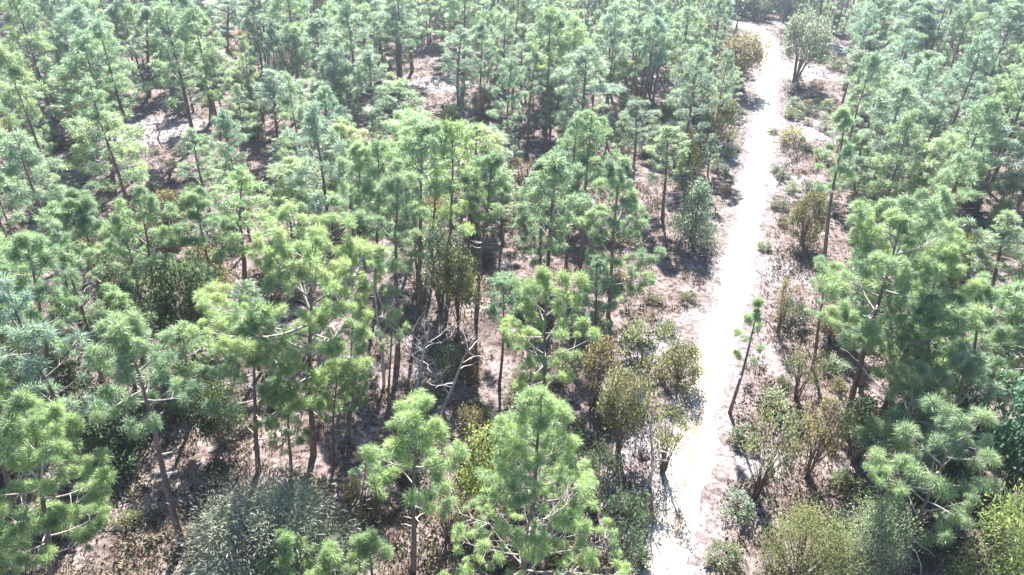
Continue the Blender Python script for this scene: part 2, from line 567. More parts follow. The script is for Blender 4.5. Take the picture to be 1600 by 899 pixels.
# ------------------------------------------------------------------ broadleaf shrubs and small oaks
def shrub_variant(seed, nblob, nleaf, leaf, stems, kind, wid=0.36):
    """normalised: height 4 m, radius 2 m"""
    rng = random.Random(seed); rs = np.random.RandomState(seed)
    gs, gl = Geo(), Geo()
    cents = []
    for i in range(nblob):
        a = rng.uniform(0, 6.28); u = rng.random()
        if kind == 'dome':
            z = 0.5 + 3.2 * u; rr = 1.75 * math.sqrt(max(0, 1 - ((z - 1.3) / 2.6) ** 2)) * rng.uniform(0.35, 1) ** 0.5
        elif kind == 'cone':
            z = 0.4 + 3.3 * u ** 1.2; rr = 1.75 * (1.05 - u ** 1.2) * rng.uniform(0.4, 1) ** 0.5
        else:   # tree form: clear stem
            z = 1.5 + 2.2 * u; rr = 1.8 * math.sqrt(max(0, 1 - ((z - 2.5) / 1.5) ** 2)) * rng.uniform(0.2, 1) ** 0.5
        cents.append(np.array([rr * math.cos(a), rr * math.sin(a), z]))
    bases = []
    for s in range(stems):
        a = rng.uniform(0, 6.28); bases.append(np.array([0.18 * math.cos(a), 0.18 * math.sin(a), -0.2]) * (1 if stems > 1 else 0.2))
    for i, c in enumerate(cents):
        b = bases[i % stems]
        if i < stems * 7:
            m = b * 0.6 + c * 0.4 + np.array([rng.uniform(-.2, .2), rng.uniform(-.2, .2), 0.3]); m[:2] *= 0.7
            v, f = tube([b, m, c], [0.055, 0.035, 0.012], 4); gs.add(v, f)
    for c in cents:
        k = int(nleaf / nblob * rng.uniform(0.6, 1.4))
        s = rng.uniform(0.22, 0.42)
        p = c + rs.normal(size=(k, 3)) * np.array([s, s, s * 0.75])
        p[:, 2] = np.maximum(p[:, 2], 0.05)
        d = rs.normal(size=(k, 3)) + np.array([0, 0, 0.35]) + (0 if wid > .3 else 1.6) * (p - c) / s; d /= np.linalg.norm(d, axis=1, keepdims=True)
        side = np.cross(d, rs.normal(size=(k, 3))); side /= np.linalg.norm(side, axis=1, keepdims=True)
        ll = leaf * rs.uniform(0.6, 1.4, (k, 1)); ww = ll * wid
        v = np.stack([p, p + d * ll * .5 + side * ww, p + d * ll, p + d * ll * .5 - side * ww], axis=1).reshape(-1, 3)
        gl.add(v, np.arange(4 * k).reshape(k, 4))
    return gs.mesh("stems", M_BARK), gl.mesh("foliage", M_LEAF)
SV = {'dome': [shrub_variant(500 + i, 60, 7000, 0.135, 5, 'dome') for i in range(4)],
      'cone': [shrub_variant(520 + i, 60, 7000, 0.125, 3, 'cone') for i in range(2)],
      'tree': [shrub_variant(540 + i, 46, 5200, 0.14, 2, 'tree') for i in range(4)],
      'thin': [shrub_variant(560 + i, 24, 1700, 0.135, 3, 'tree') for i in range(4)],
      'low': [shrub_variant(580 + i, 26, 1800, 0.22, 6, 'dome') for i in range(4)]}
SV['mound'] = [shrub_variant(620, 170, 34000, 0.13, 8, 'dome', 0.085)]
SV['fine'] = [shrub_variant(600 + i, 90, 15000, 0.11, 6, 'dome', 0.16) for i in range(3)]
SHRUBNAME = {'mound': 'shrub', 'fine': 'shrub', 'dome': 'shrub', 'cone': 'shrub', 'tree': 'oak_tree', 'thin': 'oak_sapling', 'low': 'low_shrub'}
SHRUBCAT = {'mound': 'shrub', 'fine': 'shrub', 'dome': 'shrub', 'cone': 'shrub', 'tree': 'oak tree', 'thin': 'sapling', 'low': 'shrub'}
def shrub(rng, bx, by, h, r, kind, tone, label=None, look=None, lean=0.0):
    sm, fm = SV[kind][rng.randrange(len(SV[kind]))]
    root = bpy.data.objects.new(SHRUBNAME[kind], None)
    root.empty_display_size = 0.3
    COL.objects.link(root)
    link("stems" if kind != 'tree' else "trunk", sm, root)
    link("foliage" if kind != 'tree' else "crown", fm, root, jitter(rng, TONES[tone], 0.13))
    k = r / 2.0
    stand(root, bx, by, lean, 0, rng.uniform(0, 6.28), (k, k, h / 4.0))
    OCC.append((bx, by, 0.6 * r))
    if label:
        tag(root, label, SHRUBCAT[kind], {'low': "low shrubs on the sand", 'thin': "oak saplings under the pines"}.get(kind, "oaks and shrubs among the pines"))
    else:
        FILL.append((root, kind, bx, by, h, look))
    return root
def shrub_px(seed, bu, bv, tv, wpx, kind, tone, label):
    bx, by = ground_at(bu, bv)
    h, _ = height_at(bx, by, bu, tv)
    _, _, dep = project(bx, by, h * .6)
    return shrub(random.Random(seed), bx, by, max(0.4, h), wpx * .5 * dep / FPX, kind, tone, label)

# ------------------------------------------------------------------ ground and track
def build_ground():
    xs = np.concatenate([[-1000, -600, -380, -280], np.arange(-210, 210.1, 1.0), [280, 380, 600, 1000]])
    ys = np.concatenate([[-1000, -500, -200, -80, -30], np.arange(0, 235.1, 1.0), [270, 330, 450, 700, 1000]])
    X, Y = np.meshgrid(xs, ys)
    Z = ground_z(X.ravel(), Y.ravel())
    v = np.stack([X.ravel(), Y.ravel(), Z], axis=1)
    nx, ny = len(xs), len(ys)
    i = (np.arange(ny - 1)[:, None] * nx + np.arange(nx - 1)[None, :]).ravel()
    f = np.stack([i, i + 1, i + nx + 1, i + nx], axis=1)
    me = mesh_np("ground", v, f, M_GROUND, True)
    d = poly_dist(X.ravel(), Y.ravel(), ROAD_T)
    sand = np.clip(1.0 - (d - 1.5) / 6.5, 0, 1) * 0.46
    # more open sand on the right-hand verge and in the clearings
    for u, vv, rad, amt in CLEAR:
        cx, cy = ground_at(u, vv)
        sand = np.maximum(sand, amt * np.clip(1.6 - 1.6 * np.hypot(X.ravel() - cx, Y.ravel() - cy) / rad, 0, 1))
    sand = np.maximum(sand, 0.35 * np.clip((vnoise(X.ravel(), Y.ravel(), 13) - 0.5) * 3, 0, 1))
    a = me.attributes.new("sand", 'FLOAT', 'POINT')
    a.data.foreach_set('value', sand.astype(np.float32))
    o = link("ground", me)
    o['kind'] = "structure"
CLEAR = [(245, 770, 3.5, .5), (1250, 110, 9, .95), (1255, 200, 8, .75), (1240, 290, 6, .7), (1225, 430, 4.5, .6), (1210, 560, 4, .45), (1300, 72, 7, 1.15), (238, 205, 8, 1.1),
         (105, 235, 5, .6), (690, 130, 7, 1.0), (480, 45, 7, 1.1), (1020, 540, 4, .8), (1000, 690, 3.5, .6), (1120, 250, 5, .6), (1185, 720, 3.0, .7), (830, 190, 5, .5)]
build_ground()

def build_track():
    cross = [(-1.0, 0.012, 0), (-0.86, 0.03, 0), (-0.6, 0.02, 0), (-0.38, 0.018, 0), (-0.14, 0.07, 1), (0.14, 0.07, 1), (0.38, 0.018, 0), (0.6, 0.02, 0), (0.86, 0.03, 0), (1.0, 0.012, 0)]
    P = np.array(ROAD_S)
    # resample finely
    seg = np.linalg.norm(np.diff(P, axis=0), axis=1); s = np.concatenate([[0], np.cumsum(seg)])
    t = np.arange(0, s[-1], 0.6)
    P = np.stack([np.interp(t, s, P[:, 0]), np.interp(t, s, P[:, 1])], axis=1)
    T = np.gradient(P, axis=0); T /= np.linalg.norm(T, axis=1, keepdims=True)
    N = np.stack([T[:, 1], -T[:, 0]], axis=1)
    v, mid = [], []
    for i in range(len(P)):
        wl = 1.40 + 0.9 * (vnoise(t[i], 3.0, 3.0) - .5) + 0.7 * (vnoise(t[i], 8.0, 0.9) - .5)
        wr = 1.40 + 0.9 * (vnoise(t[i], 31.0, 3.0) - .5) + 0.7 * (vnoise(t[i], 38.0, 0.9) - .5)
        for c, z, m in cross:
            w = wl if c < 0 else wr
            q = P[i] + N[i] * c * w
            v.append((q[0], q[1], z + (0.02 * (vnoise(t[i], 5 + c * 9, 0.8) - .5) if abs(c) < .9 else 0)))
            mid.append(float(m) * float(np.clip((78 - q[1]) / 30, 0, 1)))
    k = len(cross); f = []
    for i in range(len(P) - 1):
        for j in range(k - 1):
            f.append((i * k + j, i * k + j + 1, (i + 1) * k + j + 1, (i + 1) * k + j))
    me = mesh_np("sand_track", v, f, M_ROAD, True)
    a = me.attributes.new("mid", 'FLOAT', 'POINT'); a.data.foreach_set('value', np.array(mid, np.float32))
    o = link("sand_track", me); o['kind'] = "structure"
build_track()

# ------------------------------------------------------------------ the trees one can single out
HEROES = [
 (285, 852, 188, 500, 150, .60, 'open', 'mid', "pine with long bare leaning trunk over open sand", "bare leaning trunk pine"),
 (80, 935, 50, 640, 215, .22, 'open', 'bright', "dense bright green pine filling the lower left corner", "bright corner pine"),
 (490, 712, 480, 385, 310, .36, 'open', 'bright', "broadest pine, wide bright crown with pale bent limbs, left of centre", "broadest pale-limbed pine"),
 (405, 738, 392, 490, 170, .40, 'open', 'mid', "pine with tangled pale dead limbs tucked against broadest pine's left side", "tangled dead-limbed pine"),
 (645, 893, 650, 632, 170, .42, 'open', 'bright', "medium pine with tufted crown above trunk shadows, bottom centre left", "tufted bottom pine"),
 (812, 940, 848, 612, 330, .06, 'cone', 'pale', "feathery cone-shaped light green pine at bottom centre", "feathery cone-shaped pine"),
 (850, 672, 857, 425, 172, .30, 'open', 'bright', "flat-topped bright pine just behind the feathery cone-shaped pine", "flat-topped bright pine"),
 (580, 950, 577, 838, 95, .15, 'open', 'bright', "small bright pine top poking up at bottom edge", "small bottom-edge pine top"),
 (440, 985, 450, 845, 120, .25, 'open', 'bright', "round tufted pine top in front of grey-green shrub", "round tufted pine top"),
 (518, 1000, 515, 872, 105, .25, 'open', 'bright', "low pine top between grey-green shrub and bottom edge", "low bottom pine top"),
 (1400, 905, 1495, 658, 200, .34, 'open', 'mid', "right-leaning pine with grey trunk at lower right", "right-leaning lower pine"),
 (1395, 770, 1435, 580, 160, .20, 'open', 'mid', "blue-green tiered pine left of the right-leaning pine", "tiered blue-green pine"),
 (1318, 668, 1415, 320, 250, .42, 'open', 'mid', "large forked pine with spreading crown right of the track", "large spreading right pine"),
 (1365, 690, 1480, 390, 170, .30, 'open', 'bright', "yellowish green pine against right side of the large spreading pine", "yellowish right pine"),
 (1285, 425, 1322, 170, 70, .48, 'open', 'mid', "slender pine with dark slanting trunk beside the open verge", "slanting slender verge pine"),
 (1140, 645, 1188, 470, 62, .42, 'sparse', 'mid', "thin sparse sapling pine at the right edge of the track", "sparse trackside sapling pine"),
 (950, 495, 968, 268, 140, .12, 'open', 'mid', "full pine with low branches just left of shaded verge", "full low-branched pine"),
 (845, 435, 848, 255, 115, .15, 'cone', 'blue', "bluish upright pine right of centre among tall bare trunks", "bluish upright pine"),
 (745, 488, 770, 250, 80, .62, 'open', 'mid', "very slim pine with bare dark trunk over bright sand gap", "very slim bare-trunked pine"),
 (620, 572, 622, 262, 120, .45, 'open', 'mid', "tall straight pine in trunk cluster right of broadest pine", "tall straight cluster pine"),
 (568, 498, 560, 225, 105, .50, 'open', 'mid', "straight pine behind broadest pine's right shoulder", "straight shoulder pine"),
 (258, 553, 215, 308, 125, .42, 'open', 'mid', "forked pine with pale crooked limb, upper part of left side", "forked crooked-limb pine"),
 (165, 503, 120, 308, 105, .42, 'open', 'mid', "pine with clear slanting trunk left of the forked pine", "clear slanting trunk pine"),
 (335, 505, 305, 300, 100, .45, 'open', 'mid', "pine standing over the dark oak on left side", "pine over dark oak"),
 (95, 683, 38, 365, 135, .45, 'open', 'mid', "tall left-edge pine with long slanted trunk above corner pine", "tall left-edge pine"),
 (58, 662, 0, 400, 120, .40, 'open', 'mid', "pine half cut off by left edge beside tall left-edge pine", "half cut left-edge pine"),
 (1500, 665, 1540, 430, 130, .30, 'open', 'mid', "rounded pine near right edge above the dark oak", "rounded right-edge pine"),
 (1475, 760, 1510, 548, 150, .20, 'open', 'blue', "pale blue-green pine between tiered pine and dark right oak", "pale blue-green right pine"),
]
ANCH = []
for i, (bu, bv, tu, tv, w, cb, st, tone, label, short) in enumerate(HEROES):
    o = hero_pine(1000 + i * 7, bu, bv, tu, tv, w, cb, st, tone, label, "young_pine" if st == 'sparse' or i in (7,) else "pine_tree")
    ANCH.append((short, bu, min(bv, 905)))

# pines farther off that stand out (base u, v, top u, v, crown width, style, tone, label, short name)
FAR = [
 (584, 500, 592, 215, 85, 'open', 'mid', "dark-stemmed pine between straight shoulder pine and tall cluster pine", None),
 (657, 492, 660, 195, 110, 'open', 'mid', "tall pine with high crown behind the tall cluster pine", None),
 (700, 470, 705, 195, 100, 'open', 'bright', "tall pine left of very slim pine at centre", None),
 (905, 412, 925, 180, 85, 'open', 'mid', "right of two dark straight trunks behind flat-topped pine", "twin dark trunk pine"),
 (884, 422, 902, 178, 75, 'open', 'mid', "left of two dark straight trunks behind flat-topped pine", None),
 (382, 458, 376, 268, 115, 'open', 'bright', "bushy bright pine behind left shoulder of broadest pine", "bushy shoulder pine"),
 (238, 548, 190, 330, 60, 'open', 'mid', "thin pine whose trunk runs beside the forked pine", None),
 (128, 524, 88, 330, 90, 'open', 'mid', "pine with dark trunk between slanting trunk pine and left edge", None),
 (595, 118, 592, 5, 115, 'open', 'mid', "spreading flat-crowned pine by dark shade at top centre left", "spreading top pine"),
 (715, 198, 722, 45, 85, 'open', 'blue', "solitary upright pine beside pale sand below top centre", "solitary upright pine"),
 (800, 155, 812, -25, 60, 'open', 'mid', "slim pine with long bare trunk over blue shade, top centre", "slim shade pine"),
 (880, 140, 882, 22, 95, 'open', 'blue', "blue-green round-headed pine at upper centre", "round-headed blue pine"),
 (948, 165, 955, 20, 75, 'open', 'mid', "left of the dark close-set pines near track top", "left close-set pine"),
 (992, 130, 1000, -15, 75, 'open', 'blue', "middle of the dark close-set pines near track top", "middle close-set pine"),
 (1062, 150, 1072, 10, 85, 'open', 'mid', "right of the dark close-set pines near track top", "right close-set pine"),
 (1115, 110, 1125, -10, 75, 'open', 'blue', "pine standing at the bend of the sandy track", "track bend pine"),
 (1082, 215, 1090, 90, 70, 'cone', 'blue', "narrow bluish pine above the yellow oak by track", "narrow bluish pine"),
 (490, 262, 488, 122, 105, 'open', 'mid', "open pine with visible dark stem at upper left centre", "dark-stemmed open pine"),
 (432, 240, 428, 108, 80, 'open', 'blue', "pine left of the dark-stemmed open pine", None),
 (542, 172, 540, 72, 80, 'open', 'mid', "small-crowned pine above the dark-stemmed open pine", None),
 (515, 115, 515, 15, 70, 'open', 'blue', "pine by pale sand spot, upper left of centre", "pale spot pine"),
 (355, 105, 358, -5, 85, 'open', 'blue', "pine with dark straight stem at top left", "straight top-left pine"),
 (615, 290, 625, 130, 115, 'open', 'mid', "full rounded pine in the middle of the upper stand", "full upper stand pine"),
 (735, 345, 745, 195, 115, 'open', 'bright', "broad bright pine above the central sand gap", "broad gap pine"),
 (540, 340, 535, 190, 110, 'open', 'bright', "bright pine left of the full upper stand pine", None),
 (470, 400, 465, 255, 110, 'open', 'bright', "bright pine above left of broadest pine's crown", None),
 (185, 120, 178, 5, 85, 'cone', 'blue', "left of two narrow bluish conical pines, upper left", "left conical pine"),
 (232, 150, 226, 5, 90, 'cone', 'blue', "right of two narrow bluish conical pines, upper left", "right conical pine"),
 (20, 260, 5, 125, 100, 'open', 'mid', "pine at left edge level with the sandy clearing", "left edge clearing pine"),
 (135, 245, 120, 90, 105, 'open', 'mid', "full pine left of the pale sandy clearing", "full clearing pine"),
 (185, 330, 165, 175, 120, 'open', 'bright', "bright pine below the pale sandy clearing", "bright clearing pine"),
 (75, 385, 45, 250, 90, 'open', 'mid', "pine with leaning stem near left edge, upper half", "leaning left-edge pine"),
 (330, 190, 328, 75, 100, 'open', 'mid', "broad pine right of the pale sandy clearing", "broad clearing pine"),
 (1348, 178, 1362, 60, 95, 'open', 'blue', "pine with dark stem right of verge, upper right", "dark-stemmed verge pine"),
 (1395, 225, 1412, 95, 95, 'open', 'blue', "pine right of the dark-stemmed verge pine", None),
 (1440, 150, 1455, 30, 90, 'open', 'blue', "blue-green pine at top right of the verge stand", "top right stand pine"),
 (1390, 350, 1412, 205, 115, 'open', 'mid', "full pine above the large spreading right pine", "full right pine"),
 (1460, 370, 1490, 215, 125, 'open', 'bright', "bright broad pine at right, above yellowish pine", "bright broad right pine"),
 (1525, 330, 1560, 190, 105, 'open', 'blue', "blue-green pine near right edge, upper half", "blue right-edge pine"),
 (1575, 160, 1590, 50, 90, 'open', 'blue', "pine with dark stem at upper right edge", "upper right-edge pine"),
 (1505, 245, 1525, 120, 95, 'open', 'blue', "pine left of the blue right-edge pine, farther back", None),
 (1330, 330, 1350, 200, 90, 'cone', 'mid', "bushy low pine behind the slanting slender verge pine", "bushy verge pine"),
 (1590, 690, 1625, 440, 130, 'open', 'mid', "pine cut off by right edge beside rounded right-edge pine", "cut right-edge pine"),
 (1545, 500, 1580, 330, 110, 'open', 'mid', "pine between blue right-edge pine and rounded right-edge pine", "middle right-edge pine"),
 (1035, 345, 1045, 200, 75, 'open', 'mid', "pine above the round dark bush beside the track", "pine above round bush"),
 (985, 300, 995, 160, 80, 'open', 'blue', "pine left of the yellow oak, near the track", "pine by yellow oak"),
 (560, 840, 572, 700, 60, 'sparse', 'mid', "thin young pine between broadest pine and tufted bottom pine", None),
 (545, 690, 555, 560, 60, 'open', 'bright', "slim pine under right edge of broadest crown", None),
 (15, 640, -25, 360, 130, 'open', 'bright', "bright pine at left edge behind half cut pine", None),
 (545, 660, 552, 470, 75, 'open', 'mid', "slim pine hidden behind broadest pine's lower right limbs", None),
 (520, 735, 528, 560, 70, 'open', 'mid', "slim dark pine rising between broadest pine and tufted bottom pine", None),
 (606, 665, 610, 480, 70, 'sparse', 'mid', "thin pine in front of the bleached dead tree", None),
 (300, 660, 285, 505, 95, 'open', 'mid', "pine in shade between bare leaning trunk pine and tangled one", None),
 (455, 745, 448, 610, 80, 'open', 'mid', "low-crowned pine under broadest pine's lowest limbs", None),
 (215, 640, 175, 445, 95, 'open', 'mid', "pine just behind bare leaning trunk pine", None),
 (20, 800, -35, 560, 130, 'open', 'mid', "pine at left edge behind bright corner pine", None),
 (780, 600, 788, 430, 70, 'open', 'blue', "slim blue-green pine left of the flat-topped bright pine", None),
 (920, 560, 935, 400, 80, 'open', 'mid', "shaded pine right of the flat-topped bright pine", None),
 (1442, 700, 1455, 440, 120, 'open', 'mid', "pine crowded behind the tiered blue-green pine", None),
 (1395, 640, 1395, 410, 120, 'open', 'mid', "pine crowded between large spreading pine and yellowish right pine", None),
 (1345, 600, 1355, 400, 100, 'open', 'blue', "pine in shade behind the large spreading pine", None),
 (1560, 620, 1590, 440, 110, 'open', 'mid', "pine behind right side of rounded right-edge pine", None),
 (1430, 560, 1450, 390, 105, 'open', 'mid', "pine farther back behind the yellowish right pine", None),
 (1270, 575, 1290, 410, 80, 'sparse', 'mid', "thin red-barked leaning pine on the open verge", None),
]
rng = random.Random(77)
for bu, bv, tu, tv, w, st, tone, label, short in FAR:
    bx, by = ground_at(bu, bv)
    h, dx = height_at(bx, by, tu, tv)
    _, _, dep = project(bx, by, h * .75)
    variant_pine(rng, bx, by, h, dx, w * .5 * dep / FPX, st, tone, label)
    if short: ANCH.append((short, bu, bv))

SHRUBS = [
 (432, 940, 790, 255, 'mound', 'grey', "large grey-green shrub mounding at bottom edge, left of centre", "large grey-green shrub"),
 (1080, 378, 285, 82, 'cone', 'grey', "round dark bush casting black shadow left of the track", "round dark bush"),
 (1115, 225, 142, 66, 'dome', 'olive', "olive bush beside the track below the brown oak", "olive track bush"),
 (1062, 262, 202, 56, 'dome', 'yellow', "yellow-orange oak bush left of the track", "yellow oak bush"),
 (1150, 140, 48, 80, 'tree', 'brown', "brown-olive oak overhanging the track's left edge near its bend", "brown bend oak"),
 (1242, 128, 18, 78, 'tree', 'grey', "lone grey-green round tree right of the track near its bend", "lone grey tree"),
 (1252, 382, 298, 58, 'dome', 'olive', "olive shrub with dark shadow on right verge", "olive verge shrub"),
 (1240, 930, 805, 150, 'fine', 'olive', "wide olive-grey shrub at bottom edge right of the track", "wide olive bottom shrub"),
 (1330, 930, 790, 130, 'fine', 'grey', "grey shrub at bottom edge beside the wide olive shrub", "grey bottom shrub"),
 (1545, 965, 745, 170, 'fine', 'lime', "yellow-green oak filling the lower right corner", "yellow-green corner oak"),
 (1610, 940, 745, 130, 'fine', 'lime', "light olive oak cut off by the lower right edge", "cut corner oak"),
 (1565, 785, 575, 150, 'tree', 'teal', "tall dark blue-green oak at right edge", "dark right oak"),
 (1600, 790, 560, 130, 'fine', 'teal', "dark oak cut off by right edge beside blue-green oak", None),
 (1180, 780, 640, 80, 'thin', 'olive', "thin-leaved olive oak on right verge, lower half", "thin olive verge oak"),
 (1262, 740, 610, 80, 'thin', 'brown', "brownish thin oak beside thin olive oak on verge", "brown verge oak"),
 (1058, 602, 535, 72, 'dome', 'olive', "yellow-olive bush touching left edge of the track", "yellow-olive track bush"),
 (1000, 615, 490, 80, 'thin', 'olive', "olive-brown oak left of yellow-olive track bush", "olive-brown oak"),
 (965, 705, 565, 95, 'tree', 'olive', "dark olive oak beside the feathery pine, track side", "dark olive oak"),
 (925, 640, 520, 70, 'thin', 'brown', "thin brown oak behind the dark olive oak", None),
 (768, 800, 672, 115, 'tree', 'lime', "yellow-green oak behind left side of feathery pine", "yellow-green oak"),
 (310, 568, 400, 120, 'tree', 'dark', "dark oak with brownish top under pine on left side", "dark left oak"),
 (330, 470, 385, 75, 'dome', 'brown', "brown-tinged shrub behind the dark left oak", None),
 (195, 478, 400, 85, 'dome', 'dark', "dark green shrub between slanting trunk pine and forked pine", "dark left shrub"),
 (690, 490, 352, 75, 'thin', 'grey', "pale grey-green oak among bare trunks at centre", "pale centre oak"),
 (715, 515, 395, 70, 'tree', 'olive', "olive oak left of the bright sand gap", "olive gap oak"),
 (1478, 450, 362, 40, 'dome', 'yellow', "small orange-yellow bush beside the yellowish right pine", "orange-yellow bush"),
 (100, 640, 545, 90, 'tree', 'dark', "dark oak behind the bright corner pine", "dark corner oak"),
 (175, 730, 610, 120, 'dome', 'dark', "dark shrub in shade left of bare leaning trunk pine", "dark shade shrub"),
 (700, 840, 760, 70, 'thin', 'olive', "thin olive sapling right of tufted bottom pine", None),
 (1390, 100, 30, 60, 'tree', 'grey', "small grey oak behind top right stand", None),
 (1070, 320, 250, 45, 'thin', 'olive', "thin olive oak between round bush and yellow oak", None),
 (1245, 620, 540, 60, 'thin', 'olive', "thin olive sapling under large spreading right pine", None),
 (1215, 520, 430, 34, 'thin', 'brown', "thin brown sapling standing alone on pinkish verge", "lone brown sapling"),
 (740, 700, 640, 60, 'thin', 'brown', "bare brownish sapling on pink sand at centre", None),
 (1160, 24, -22, 70, 'dome', 'dark', "dark oak beyond the track's bend, leftmost of three there", None),
 (1205, 18, -30, 70, 'tree', 'dark', "dark oak beyond the track's bend, middle of three there", "oaks beyond bend"),
 (1250, 22, -25, 66, 'dome', 'dark', "dark oak beyond the track's bend, rightmost of three there", None),
 (1036, 738, 632, 70, 'thin', 'olive', "thin crooked oak throwing mottled shade across the lower track", "thin crooked oak"),
 (700, 610, 545, 55, 'thin', 'dark', "thin dark sapling beside the leaning dead tree", None),
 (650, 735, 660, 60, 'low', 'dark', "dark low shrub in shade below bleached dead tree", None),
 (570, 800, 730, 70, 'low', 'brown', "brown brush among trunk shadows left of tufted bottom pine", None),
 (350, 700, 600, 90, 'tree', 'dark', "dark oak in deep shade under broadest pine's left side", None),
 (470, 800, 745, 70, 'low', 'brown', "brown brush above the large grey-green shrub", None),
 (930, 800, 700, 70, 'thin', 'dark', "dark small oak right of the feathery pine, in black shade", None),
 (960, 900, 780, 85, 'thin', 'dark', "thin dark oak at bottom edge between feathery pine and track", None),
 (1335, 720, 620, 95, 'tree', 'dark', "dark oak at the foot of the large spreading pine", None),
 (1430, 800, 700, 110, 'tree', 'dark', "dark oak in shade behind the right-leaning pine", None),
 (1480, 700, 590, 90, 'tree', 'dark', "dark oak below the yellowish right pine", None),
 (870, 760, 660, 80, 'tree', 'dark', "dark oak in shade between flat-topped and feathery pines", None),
]
for i, (bu, bv, tv, w, kind, tone, label, short) in enumerate(SHRUBS):
    shrub_px(2000 + i, bu, bv, tv, w, kind, tone, label)
    if short: ANCH.append((short, bu, min(bv, 905)))
LOW = [
 (1240, 168, 30, 'grey', "left of two dark low shrubs on open verge sand"),
 (1268, 176, 26, 'dark', "right of two dark low shrubs on open verge sand"),
 (1294, 168, 28, 'grey', "low shrub at right border of the open verge sand"),
 (1275, 135, 24, 'brown', "brown low shrub behind the dark shrubs on verge"),
 (1302, 108, 34, 'olive', "olive low shrub on pale sand near the lone grey tree"),
 (1282, 95, 22, 'olive', "small olive shrub behind the lone grey tree"),
 (1212, 268, 22, 'grey', "small grey shrub on right edge of upper track"),
 (1238, 222, 44, 'yellow', "yellowish low weeds spreading on the open verge"),
 (1205, 208, 18, 'olive', "tiny olive shrub touching upper track's right edge"),
 (1193, 388, 26, 'grey', "grey shrub on right edge of middle track"),
 (1218, 325, 28, 'olive', "olive low shrub between track and olive verge shrub"),
 (1290, 250, 34, 'olive', "low shrub below right border of open verge"),
 (1225, 470, 28, 'grey', "grey low shrub on pinkish verge above brown sapling"),
 (1240, 300, 30, 'grey', "grey low shrub behind the olive verge shrub"),
 (1130, 300, 26, 'brown', "brown low shrub between round bush and track"),
 (1145, 235, 24, 'grey', "grey low shrub on left edge of upper track"),
 (1120, 265, 30, 'olive', "olive low shrub above round dark bush"),
 (1040, 520, 34, 'grey', "grey low shrub on left verge pale sand"),
 (1075, 470, 30, 'olive', "olive low shrub on left verge below black shadow"),
 (1020, 470, 30, 'brown', "brown low shrub below full low-branched pine"),
 (1150, 800, 60, 'grey', "grey low shrub by right edge of lower track"),
 (1160, 690, 46, 'olive', "olive low shrub right of lower track, behind grey one"),
 (1205, 640, 40, 'brown', "brown low shrub on pink sand of lower verge"),
 (1000, 800, 56, 'grey', "grey low shrub left of lower track in shade"),
 (985, 880, 60, 'dark', "dark low shrub at bottom edge left of track"),
 (1130, 880, 60, 'olive', "olive low shrub at bottom edge right of track"),
]
for i, (bu, bv, w, tone, label) in enumerate(LOW):
    bx, by = ground_at(bu, bv)
    _, _, dep = project(bx, by, 0)
    r = w * .5 * dep / FPX
    shrub(random.Random(3000 + i), bx, by, r * 1.15, r, 'low', tone, label)

# dead bleached branches
def dead_tree(seed, bu, bv, tu, tv, label, n=9, name="dead_tree"):
    rng = random.Random(seed)
    bx, by = ground_at(bu, bv)
    h, dx = height_at(bx, by, tu, tv)
    root = bpy.data.objects.new(name, None); COL.objects.link(root)
    top = np.array([dx, 0.3, h])
    pts = [np.array([0, 0, -.2]), top * .35 + np.array([.1, 0, .2]), top * .7 + np.array([-.1, .1, 0]), top]
    v, f = tube(pts, [.13, .1, .06, .02], 7); link("trunk", mesh_np("trunk", v, f, M_DEAD, True), root)
    for k in range(n):
        t = rng.uniform(.2, .9); p = top * t
        a = rng.uniform(0, 6.28); e = rng.uniform(0.1, 0.9); L = h * rng.uniform(.25, .55)
        q = [p]
        for j in range(6):
            a += rng.uniform(-.5, .5); e += rng.uniform(-.3, .3)
            q.append(q[-1] + L / 6 * np.array([math.cos(a) * math.cos(e), math.sin(a) * math.cos(e), math.sin(e)]))
        v, f = tube(q, [.05 * (1 - .8 * j / 6) for j in range(7)], 5); link("limb", mesh_np("limb", v, f, M_DEAD, True), root)
        for s in range(3):
            st = q[rng.randint(2, 5)]; b = rng.uniform(0, 6.28)
            v, f = tube([st, st + L * .2 * np.array([math.cos(b), math.sin(b), .5]), st + L * .36 * np.array([math.cos(b + .3), math.sin(b + .3), .9])], [.022, .016, .008], 4)
            link("limb", mesh_np("limb", v, f, M_DEAD, True), root)
    stand(root, bx, by)
    tag(root, label, "dead tree")
    OCC.append((bx, by, 1.5))
dead_tree(41, 645, 625, 672, 515, "bleached grey dead tree with bare twisted limbs left of sand gap", 14)
dead_tree(42, 690, 640, 742, 530, "leaning bare grey dead tree right of its bleached neighbour", 8)
dead_tree(43, 600, 600, 585, 450, "thin bare grey dead tree beside the tall cluster pine", 6)
dead_tree(44, 25, 105, 18, 55, "pale leafless tree at upper left edge", 16)
dead_tree(45, 245, 215, 262, 170, "small grey leafless tree on the pale sandy clearing", 8)
dead_tree(46, 1015, 760, 1022, 640, "thin leafless crooked tree at lower track's left edge", 5)
ANCH += [("bleached dead tree", 645, 625)]

